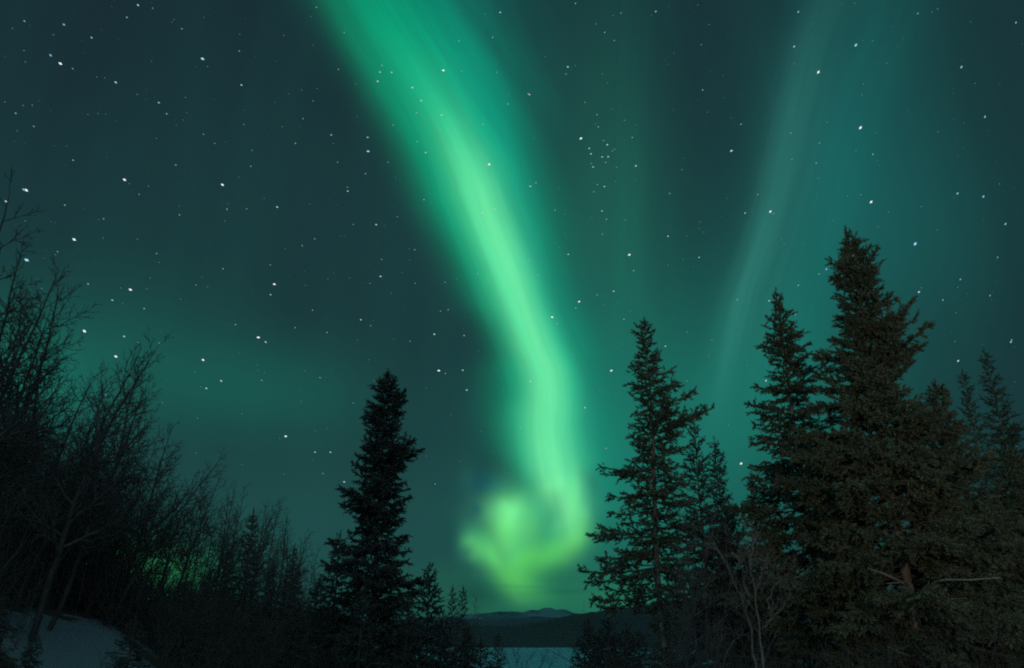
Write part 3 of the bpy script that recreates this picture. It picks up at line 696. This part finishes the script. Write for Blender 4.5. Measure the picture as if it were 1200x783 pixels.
hero_spruce('full spruce in the dim gap below the thin pointed ones', (850, 590), 29, [
    (590, 0, 0), (605, 10, 10), (640, 26, 26), (700, 46, 46), (783, 60, 60)], 68, 'spruces right of the aurora', step=.16, tuft=.26, fstep=.1, trunk_r=.09, lo=True, dark=True)
# black spruce left of the aurora
hero_spruce('tall black columnar spruce standing alone left of the aurora', (455, 437), 32, [
    (437, 0, 0), (446, 5, 5), (455, 14, 12), (462, 20, 20), (475, 22, 22), (490, 27, 28), (500, 29, 26), (510, 22, 20), (522, 28, 28), (531, 42, 36), (538, 38, 45), (548, 34, 40), (559, 36, 36), (573, 42, 32), (587, 50, 32), (600, 40, 30),
    (612, 36, 36), (624, 38, 38), (640, 42, 36), (661, 48, 50), (680, 50, 50), (698, 54, 60), (740, 62, 66), (783, 66, 70), (850, 60, 60)], 71, GL, step=.125, tuft=.24, fstep=.075, dark=True, sec=1.15, var=.34, trunk_r=.16, pitch=(-5, 42))
small1, HS1, _ = hero_spruce('small dark spruce at the left foot of the tall columnar one', (398, 627), 36, [
    (627, 0, 0), (640, 6, 6), (655, 10, 10), (662, 14, 12), (690, 24, 22), (720, 34, 32), (783, 48, 44)], 73, GL, step=.16, tuft=.27, fstep=.1, dark=True, lo=True, trunk_r=.09)
small2, HS2, _ = hero_spruce('small dark spruce at the right foot of the tall columnar one', (504, 664), 35, [
    (664, 0, 0), (680, 9, 9), (700, 15, 17), (725, 24, 26), (783, 40, 40)], 79, GL, step=.16, tuft=.27, fstep=.1, dark=True, lo=True, trunk_r=.09)
thin1, HT1, _ = hero_spruce('narrow dark spire of a spruce among the bare trees on the left', (297, 600), 34, [
    (600, 0, 0), (612, 3, 3), (630, 7, 7), (650, 10, 11), (690, 17, 18), (783, 30, 30)], 83, 'small spruces among the bare trees', step=.15, tuft=.26, fstep=.09, dark=True, lo=True, trunk_r=.08)
tiny, HTI, _ = hero_spruce('tiny pointed spruce on the shore, right one of the close pair', (543, 690), 62, [
    (690, 0, 0), (700, 4, 4), (715, 6, 6), (740, 10, 10), (783, 14, 14)], 89, 'small spruces on the near shore', step=.22, tuft=.3, fstep=.12, dark=True, lo=True, trunk_r=.08)
bpy.context.view_layer.update()
def put_spruce(proto, Hp, px, py, Y, label, group, wide=1.0, rz=0.0):
    tp = at(px, py, Y); bz = gz(tp[0], tp[1]) - .05; s = (tp[2] - bz) / Hp
    return copy_tree(proto, (tp[0], tp[1], bz), rz, (s * wide, s * wide, s), label, group)
SH = 'small spruces on the near shore'
put_spruce(tiny, HTI, 530, 689, 60, 'tiny pointed spruce on the shore, left one of the close pair', SH, 1.0, 1.1)
put_spruce(tiny, HTI, 583, 744, 45, 'small ragged spruce standing in front of the pale lake', SH, 1.5, 2.0)
put_spruce(small2, HS2, 690, 728, 40, 'low dark spruce at the right end of the lake view', SH, 1.1, .6)
put_spruce(small1, HS1, 712, 722, 34, 'low dark spruce under the reaching limbs of the open-branched spruce', SH, 1.1, 2.6)
put_spruce(small1, HS1, 733, 735, 30, 'low dark spruce beside the bare lower trunk of the open-branched spruce', SH, 1.2, 1.3)
put_spruce(small2, HS2, 704, 741, 36, 'dark spruce thicket top right of the lake end', SH, 1.9, .3)
put_spruce(small1, HS1, 724, 746, 37, 'dark low spruce hiding the shore left of the bare trunk', SH, 2.0, 1.9)
put_spruce(small2, HS2, 748, 742, 35, 'dark low spruce just left of the bare trunk', SH, 1.9, 2.9)
put_spruce(small1, HS1, 786, 715, 30, 'dark spruce just right of the bare trunk of the open-branched spruce', SH, 1.2, 3.9)
put_spruce(small1, HS1, 562, 752, 38, 'lowest dark spruce covering the left end of the lake', SH, 1.6, .9)
put_spruce(tiny, HTI, 676, 750, 48, 'knee-high dark spruce at the lake edge view', SH, 1.8, 1.3)
LF = 'small spruces among the bare trees'
NEARL = [(42, 738, 13.0, small1, HS1, 1.2, 'little spruce sapling sticking up before the left end of the snow patch'),
                  (160, 726, 14.5, small2, HS2, 1.5, 'little spruce sapling at the right end of the snow patch'),
         (2, 700, 12.5, small1, HS1, 1.3, 'dark spruce sapling in the lower left corner'),(346, 640, 36, small1, HS1, .8, 'dark spruce spire between the tall columnar spruce and the narrow spire'),
         (320, 655, 33, small2, HS2, .8, 'dark spruce tucked right beside the narrow spire'),
         (272, 640, 32, small1, HS1, .9, 'dark spruce tucked left beside the narrow spire'),
         (246, 668, 28, small2, HS2, 1.0, 'low black spruce right of the green gap in the bare trees'),
         (374, 676, 30, small2, HS2, 1.1, 'low black spruce left of the small spruce at the foot of the tall one'),
         (425, 690, 27, small1, HS1, 1.1, 'low black spruce in front of the tall columnar one, left side'),
         (478, 700, 26, small2, HS2, 1.1, 'low black spruce in front of the tall columnar one, right side'),
         (520, 722, 30, small1, HS1, 1.2, 'low black spruce at the left end of the lake view'),
         (548, 738, 34, small2, HS2, 1.1, 'lowest black spruce touching the lake view on the left'),
         (300, 700, 23, small1, HS1, 1.2, 'wide black spruce below the narrow spire'),
         (350, 705, 22, small2, HS2, 1.2, 'wide black spruce below the gap between the bare trees and the tall spruce'),
         (205, 705, 20, small2, HS2, 1.1, 'wide black spruce below the green gap in the bare trees'),
         (118, 640, 21, small1, HS1, 1.0, 'black spruce left of the green gap in the bare trees'),
         (32, 602, 21, small1, HS1, 1.5, 'broad black spruce low behind the leaning trunks, nearest the left edge'),
         (92, 625, 22, small2, HS2, 1.5, 'broad black spruce low behind the leaning trunks, above the snow'),
         (60, 610, 20, small2, HS2, 1.1, 'black spruce among the leaning bare trees near the left edge'),
         (8, 590, 20, small1, HS1, 1.2, 'black spruce cut off by the left edge'),
         (240, 722, 18, small1, HS1, 1.3, 'squat black spruce right of the snow patch'),
         (165, 706, 21, thin1, HT1, 1.6, 'slim black spruce directly behind the snow patch'),
         (85, 668, 21, thin1, HT1, 2.0, 'bushy black spruce above the left part of the snow patch'),
         (20, 655, 19, small2, HS2, 1.3, 'bushy black spruce left of the snow patch')]
for i, (px, py, Y, pr, Hp, wd, lb) in enumerate(NEARL):
    put_spruce(pr, Hp, px, py, Y, lb, LF, wd, i * 1.7)

# ------------------------------------------------------------------ bare broadleaf trees
def bare_tree(seed, H, r0, nb=20, spread=.42, lean=0.0, up=.35, material=MAT_TWIG, tw=0.0055, levels=3, droop=0.0, first=.22):
    rs = np.random.RandomState(seed)
    tr, br = Tubes(), Tubes()
    def wander(p, d, L, n, bend, upw):
        pts = [p.copy()]; d = d / np.linalg.norm(d)
        for i in range(n):
            d = d + rs.randn(3) * bend + np.array([0, 0, upw / n]); d /= np.linalg.norm(d)
            pts.append(pts[-1] + d * L / n)
        return np.array(pts)
    trunk = wander(np.zeros(3), np.array([lean, 0, 1.0]), H, 16, .045, .3)
    tt = np.linspace(0, 1, 17)
    tr.add(trunk, r0 * (1 - tt) ** .8 + tw, 7)
    def lat(d, ang, a):
        ref = np.array([.3, .1, .95]) if abs(d[2]) < .9 else np.array([1., 0, 0])
        u = np.cross(d, ref); u /= np.linalg.norm(u); w = np.cross(d, u)
        return d * math.cos(ang) + (u * math.cos(a) + w * math.sin(a)) * math.sin(ang)
    def grow(line, L, r, lev, start):
        n = len(line) - 1
        cnt = {1: nb, 2: max(4, int(L / .17)), 3: max(3, int(L / .11)), 4: max(2, int(L / .09))}[lev]
        a = rs.rand() * 6.28
        for k in range(cnt):
            s = start + (1 - start) * (k + rs.rand()) / cnt
            i = min(int(s * n), n - 1); w = s * n - i
            p = line[i] * (1 - w) + line[i + 1] * w; d = line[i + 1] - line[i]; d /= np.linalg.norm(d)
            a += 2.4 + rs.uniform(-.6, .6)
            ang = rs.uniform(.55, 1.05)
            if lev == 1: cl = H * spread * (1.12 - s) ** .8 * rs.uniform(.55, 1.1)
            else: cl = L * (.5 if lev == 2 else .42) * (1.15 - s) * rs.uniform(.6, 1.2)
            cl = max(cl, .07)
            rr = max(tw, r * (1 - s) * .62 + tw)
            ns_ = {1: 7, 2: 5, 3: 3, 4: 2}[lev]
            ch = wander(p, lat(d, ang, a), cl, ns_, .13 if lev < 3 else .2, up * (1 if lev < 3 else .5) - droop)
            br.add(ch, np.linspace(rr, tw * .7, ns_ + 1), {1: 5, 2: 4, 3: 3, 4: 3}[lev])
            if lev < levels and cl > .12: grow(ch, cl, rr, lev + 1, .18)
    grow(trunk, H, r0, 1, first)
    return tr, br
def add_bare(tr, br, base, q, sc, label, group, material=MAT_TWIG, name='bare_tree', cat='bare tree'):
    root = empty(name, base, label, cat, group); root.rotation_mode = 'QUATERNION'; root.rotation_quaternion = q; root.scale = (sc,) * 3
    link('trunk', tr, root); link('branches', br, root); return root
PR = []
for k, (H, r0, nb, spd) in enumerate(((9, .095, 23, .48), (9, .08, 22, .42), (8, .05, 26, .36), (8, .045, 26, .32), (9, .085, 23, .48))):
    tr, br = bare_tree(100 + k, H, r0, nb, spd, levels=4)
    PR.append([tr.mesh('trunk', MAT_BARK_BARE), br.mesh('branches', MAT_TWIG), H, None])
def put_bare(k, top, low, Y, label, group, spin=0.0, dY=0.0):
    """top and a lower trunk point, as seen; the tree leans along that line"""
    a = Vector(at(top[0], top[1], Y + dY)); b_ = Vector(at(low[0], low[1], Y)); d = (a - b_).normalized()
    # run down to the ground
    p = b_.copy()
    for _ in range(400):
        if p.z < gz(p.x, p.y) - .05: break
        p -= d * .04
    for _ in range(400):
        if p.z > gz(p.x, p.y) - .06: break
        p += d * .04
    Lh = (a - p).length
    tm_, bm_, H, root = PR[k]
    sc = Lh / H
    q = Vector((0, 0, 1)).rotation_difference(d) @ Quaternion((0, 0, 1), spin)
    if root is None:
        PR[k][3] = add_bare(tm_, bm_, p, q, sc, label, group)
    else: copy_tree(root, p, 0, sc, label, group, q=q)
G1, G2 = 'large bare trees at the left edge', 'slender bare trees on the left slope'
BT = [(0, (20, 236), (-95, 620), 13, 'tallest bare tree, its crown cut by the left edge high in the picture', G1, .3),
      (4, (62, 300), (-60, 600), 14, 'bare tree with arching limbs at the left edge, second highest', G1, 2.0),
      (1, (118, 335), (-20, 560), 14, 'leaning bare tree whose long trunk bends in from the left edge', G1, 4.1),
      (0, (172, 402), (72, 660), 15, 'leaning bare tree whose tip reaches farthest right over the green glow', G1, 1.2),
      (4, (196, 452), (105, 640), 16, 'leaning bare tree just under the one reaching farthest right', G1, 3.3),
      (1, (60, 372), (-40, 640), 18, 'bare tree standing behind the arching one at the left edge', G1, 5.0),
      (0, (100, 430), (20, 660), 19, 'bare tree with a dense twiggy top near the left edge', G1, 2.6),
      (4, (30, 400), (-60, 700), 17, 'bare tree mostly hidden at the left edge', G1, .9),
      (1, (208, 508), (140, 700), 19, 'dark-stemmed leaning bare tree left of the green gap', G1, .4),
      (2, (232, 556), (182, 700), 22, 'slender bare tree over the green gap', G2, .0),
      (3, (262, 572), (222, 700), 24, 'slender bare tree right of the green gap', G2, 1.0),
      (2, (290, 570), (258, 700), 25, 'slender bare tree just left of the narrow spruce spire', G2, 2.0),
      (3, (318, 586), (290, 700), 26, 'slender bare tree just right of the narrow spruce spire', G2, 3.0),
      (2, (336, 598), (318, 720), 27, 'slender bare tree halfway between the spire and the tall spruce', G2, 4.0),
      (3, (352, 618), (332, 720), 28, 'slender bare tree lower on the slope toward the tall spruce', G2, 5.0),
      (2, (372, 640), (356, 740), 29, 'last slender bare tree left of the small spruce', G2, 5.6),
      (3, (216, 540), (158, 700), 21, 'slender bare tree left over the green gap', G2, .6),
      (2, (186, 520), (120, 700), 20, 'slender bare tree leaning in front of the green gap', G2, 1.6),
      (3, (245, 585), (205, 720), 27, 'short slender bare tree behind the green gap', G2, 2.5),
      (2, (276, 600), (240, 720), 28, 'short slender bare tree behind the low black spruces', G2, 3.6),
      (3, (305, 612), (276, 720), 29, 'short slender bare tree beyond the narrow spruce spire', G2, 4.7),
      (2, (225, 575), (190, 700), 23, 'slender bare tree with a forked top just beyond the green gap', G2, 2.9),
      (3, (205, 548), (165, 700), 25, 'slender bare tree whose stem crosses the middle of the green gap', G2, 3.9),
      (2, (258, 590), (230, 700), 30, 'thin bare tree in the back row right of the green gap', G2, 4.9),
      (3, (285, 590), (262, 700), 31, 'thin bare tree in the back row left of the narrow spire', G2, 5.9),
      (2, (330, 622), (310, 720), 32, 'thin bare tree in the back row right of the narrow spire', G2, .9),
      (3, (362, 632), (345, 720), 33, 'thin bare tree in the back row left of the small spruce', G2, 1.9),
      (3, (240, 562), (206, 700), 26, 'thin bare tree whose top meets the sky right above the green gap', G2, 2.7),
      (2, (275, 566), (246, 700), 27, 'thin bare tree two stems left of the narrow spire', G2, 3.7),
      (3, (306, 578), (284, 700), 27, 'thin bare tree rising behind the tip of the narrow spire', G2, 4.4),
      (2, (326, 592), (306, 710), 29, 'thin bare tree just past the narrow spire to its right', G2, 5.4),
      (3, (344, 606), (326, 710), 30, 'thin bare tree with a rounded top past the narrow spire', G2, 6.0),
      (2, (360, 624), (344, 720), 30, 'thin bare tree leaning toward the small spruce', G2, .4),
      (3, (384, 648), (370, 730), 31, 'thin bare tree touching the small spruce at the foot of the tall one', G2, 1.4),
      (2, (178, 590), (145, 700), 26, 'low bare tree standing left inside the green gap', G2, 2.2),
      (0, (92, 338), (-30, 640), 15, 'bare tree with upswept limbs between the arching one and the long-trunked one', G1, 5.5),
      (4, (140, 398), (40, 660), 17, 'bare tree with spreading limbs just left of the one reaching farthest right', G1, .6),
      (1, (22, 292), (-90, 640), 15, 'bare tree crossing the left edge just under the tallest crown', G1, 1.5),
      (0, (160, 440), (80, 680), 20, 'bare tree tucked behind the one reaching farthest right', G1, 3.6),
      (4, (206, 500), (145, 690), 22, 'bare tree with a bushy top over the left end of the green gap', G1, 5.1),
      (4, (248, 552), (205, 700), 27, 'fuzzy-topped bare tree over the right end of the green gap', G2, 1.1),
      (1, (288, 566), (252, 700), 29, 'fuzzy-topped bare tree just behind the narrow spire', G2, 2.1),
      (4, (322, 588), (292, 710), 31, 'fuzzy-topped bare tree down the slope from the narrow spire', G2, 3.1),
      (1, (356, 612), (330, 720), 33, 'fuzzy-topped bare tree nearest the tall columnar spruce', G2, 4.1),
      (1, (150, 470), (60, 700), 19, 'bare tree with a broad fan of twigs near the reaching ones', G1, 2.2),
      (4, (85, 400), (-10, 700), 21, 'bare tree filling the space behind the arching limbs', G1, 4.0),
      (2, (556, 700), (552, 760), 60, 'faint thin bare tree between the shore spruce pair and the tall spruce', G2, 4.7),
      (3, (136, 505), (70, 700), 22, 'bare tree with tangled twigs behind the reaching ones', G1, 4.7),
      (2, (60, 470), (0, 700), 22, 'bare tree with thin twigs deep at the left edge', G1, 2.7),
      (3, (160, 560), (105, 720), 24, 'short bare tree deep behind the leaning trunks', G1, 3.1)]
for (k, tp_, lw_, Y, lb, gr, spn) in BT: put_bare(k, tp_, lw_, Y, lb, gr, spn)

# thin bare trees among the spruces on the right
G3 = 'thin bare trees on the right'
put_bare(3, (842, 590), (800, 790), 19, 'thin bare tree in front of the narrow pointed spruces', G3, 1.9)
put_bare(2, (800, 610), (812, 790), 20, 'thin bare tree right of the open-branched spruce trunk', G3, 3.9)

# pale forked shrub on the right, stem by stem
def shrub(name, label, cat, group, Y, stems, seed, material, twig_len=.5):
    rs = np.random.RandomState(seed)
    p0 = at(stems[0][0][0], stems[0][0][1], Y); base = np.array([p0[0], p0[1], gz(p0[0], p0[1]) - .05])
    root = empty(name, base, label, cat, group)
    sides = Tubes()
    for pts, r in [(s[:-1], s[-1]) for s in stems]:
        P3 = [at(x, y, Y + rs.uniform(-.25, .25)) for x, y in pts]
        st = Tubes()
        if pts[0][1] >= 783:      # a stem from the ground
            d0 = P3[0] - P3[1]; foot = P3[0].copy(); foot = np.array([base[0] * .6 + foot[0] * .4, base[1], base[2]])
            P3 = [foot, (foot + P3[0]) / 2 + rs.randn(3) * .05] + P3
        # round the corners
        P3 = np.array(P3)
        tq = np.linspace(0, len(P3) - 1, 4 * len(P3)); Q = np.column_stack([np.interp(tq, np.arange(len(P3)), P3[:, i]) for i in range(3)])
        for _ in range(2): Q[1:-1] = (Q[:-2] + 2 * Q[1:-1] + Q[2:]) / 4
        Q[1:-1] += rs.randn(len(Q) - 2, 3) * .012
        Q -= base
        st.add(Q, np.linspace(r, r * .3, len(Q)), 6)
        link('stem', st.mesh('stem', material), root)
        for k in range(int(len(Q) * .9)):
            i = rs.randint(2, len(Q)); p = Q[i - 1]; d = Q[min(i, len(Q) - 1)] - Q[i - 2]; d /= np.linalg.norm(d) + 1e-9
            v = d * .8 + rs.randn(3) * .55 + np.array([0, 0, .3]); v /= np.linalg.norm(v)
            L = twig_len * rs.uniform(.4, 1.3); n = 4; a = [p.copy()]
            for _ in range(n): v = v + rs.randn(3) * .18 + [0, 0, .05]; v /= np.linalg.norm(v); a.append(a[-1] + v * L / n)
            a = np.array(a); sides.add(a, np.linspace(r * .28, .002, n + 1), 3)
            for _ in range(3):
                j = rs.randint(1, n); v2 = v + rs.randn(3) * .6; v2 /= np.linalg.norm(v2); L2 = L * rs.uniform(.3, .6)
                sides.add(np.array([a[j], a[j] + v2 * L2 * .5, a[j] + v2 * L2 + rs.randn(3) * .03]), np.array([.0035, .0028, .0016]), 3)
    link('twigs', sides.mesh('twigs', material), root)
    return root
shrub('bare_shrub', 'pale forked bare shrub in front of the second tallest spruce', 'shrub', 'bare shrubs on the right', 13, [
    [(887, 790), (879, 735), (868, 698), (853, 664), (838, 642), .020], [(895, 790), (890, 735), (883, 684), (879, 654), (884, 630), .022],
    [(893, 738), (905, 724), (917, 714), (927, 694), .012], [(900, 715), (905, 690), (916, 678), (932, 664), .010], [(879, 700), (870, 680), (872, 660), (866, 640), .010],
    [(845, 783), (858, 752), (870, 742), (880, 750), .008], [(884, 690), (892, 670), (903, 655), .009]], 7, MAT_TWIG_PALE, .55)
shrub('bare_shrub', 'dim brownish bare shrub between the open-branched spruce and the pale shrub', 'shrub', 'bare shrubs on the right', 15, [
    [(820, 790), (812, 740), (800, 700), (792, 660), .014], [(828, 790), (830, 730), (822, 680), (830, 640), .014], [(812, 740), (796, 720), (784, 690), .01],
    [(836, 790), (846, 740), (850, 700), (862, 670), .012], [(808, 790), (796, 750), (776, 715), .01]], 17, MAT_TWIG, .6)
shrub('bare_shrub', 'dark bare bush in front of the lake, right of the small ragged spruce', 'shrub', 'bushes in front of the lake', 30, [
    [(600, 792), (596, 778), (590, 766), .016], [(604, 792), (606, 776), (602, 764), .016], [(612, 792), (618, 776), (624, 768), .014], [(625, 794), (634, 780), (638, 772), .012], [(640, 794), (644, 782), (650, 774), .012]], 27, MAT_TWIG, .6)
shrub('bare_shrub', 'dark bare bush at the left corner of the lake view', 'shrub', 'bushes in front of the lake', 30, [
    [(562, 792), (560, 776), (556, 764), .016], [(566, 792), (570, 778), (572, 766), .014], [(574, 792), (580, 778), (588, 770), .014]], 29, MAT_TWIG, .6)

# ------------------------------------------------------------------ thickets nobody could count
def brush(name, label, n, seed, where, hmin, hmax, material=MAT_BRUSH, tw=.006, kk=9):
    rs = np.random.RandomState(seed); T_ = Tubes()
    for _ in range(n):
        x, y, hs_ = where(rs)
        z = gz(x, y); nst = rs.randint(3, 6)
        for s in range(nst):
            h = rs.uniform(hmin, hmax) * hs_
            d = np.array([rs.randn() * .28, rs.randn() * .28, 1.0]); p = np.array([x + rs.randn() * .12, y + rs.randn() * .12, z - .05])
            pts = [p]
            for i in range(5):
                d = d + rs.randn(3) * .12; pts.append(pts[-1] + d / np.linalg.norm(d) * h / 5)
            pts = np.array(pts); T_.add(pts, np.linspace(tw * 2, tw * .5, 6), 3)
            for k in range(kk):
                i = rs.randint(1, 6); v = d * .5 + rs.randn(3) * .6 + [0, 0, .3]; v /= np.linalg.norm(v); L = h * rs.uniform(.15, .4)
                a = pts[i]; b_ = a + v * L * .5; c = b_ + (v + rs.randn(3) * .3) * L * .5
                T_.add(np.array([a, b_, c]), np.array([tw * .8, tw * .6, tw * .4]), 3)
                v2 = v + rs.randn(3) * .6; T_.add(np.array([b_, b_ + v2 * L * .4]), np.array([tw * .6, tw * .4]), 3)
    o = link(name, T_.mesh(name, material)); o['kind'] = 'stuff'; o['label'] = label; o['category'] = 'undergrowth'
    return o
def wl(rs):
    while True:
        az = math.radians(rs.uniform(-40, -2)); r = rs.uniform(15, 36); x, y = r * math.sin(az), r * math.cos(az)
        if rs.rand() < .3:
            x, y = rs.uniform(-14, -6), rs.uniform(18.6, 24)
        px, _ = proj((x, y, 1))
        if y < 18.6 and 20 < px < 160 + 20 * rs.rand() and rs.rand() < .985: continue
        return x, y, (2.3 if px < 125 else 1.0)
brush('undergrowth', 'dark tangled undergrowth beneath the bare trees and spruces on the left', 900, 3, wl, .7, 1.5)
def wr(rs):
    while True:
        az = math.radians(rs.uniform(6.5, 38)); r = rs.uniform(15, 34); x, y = r * math.sin(az), r * math.cos(az)
        return x, y, 1.0
brush('undergrowth', 'brown tangled undergrowth beneath the spruces on the right', 420, 4, wr, 1.0, 2.6)
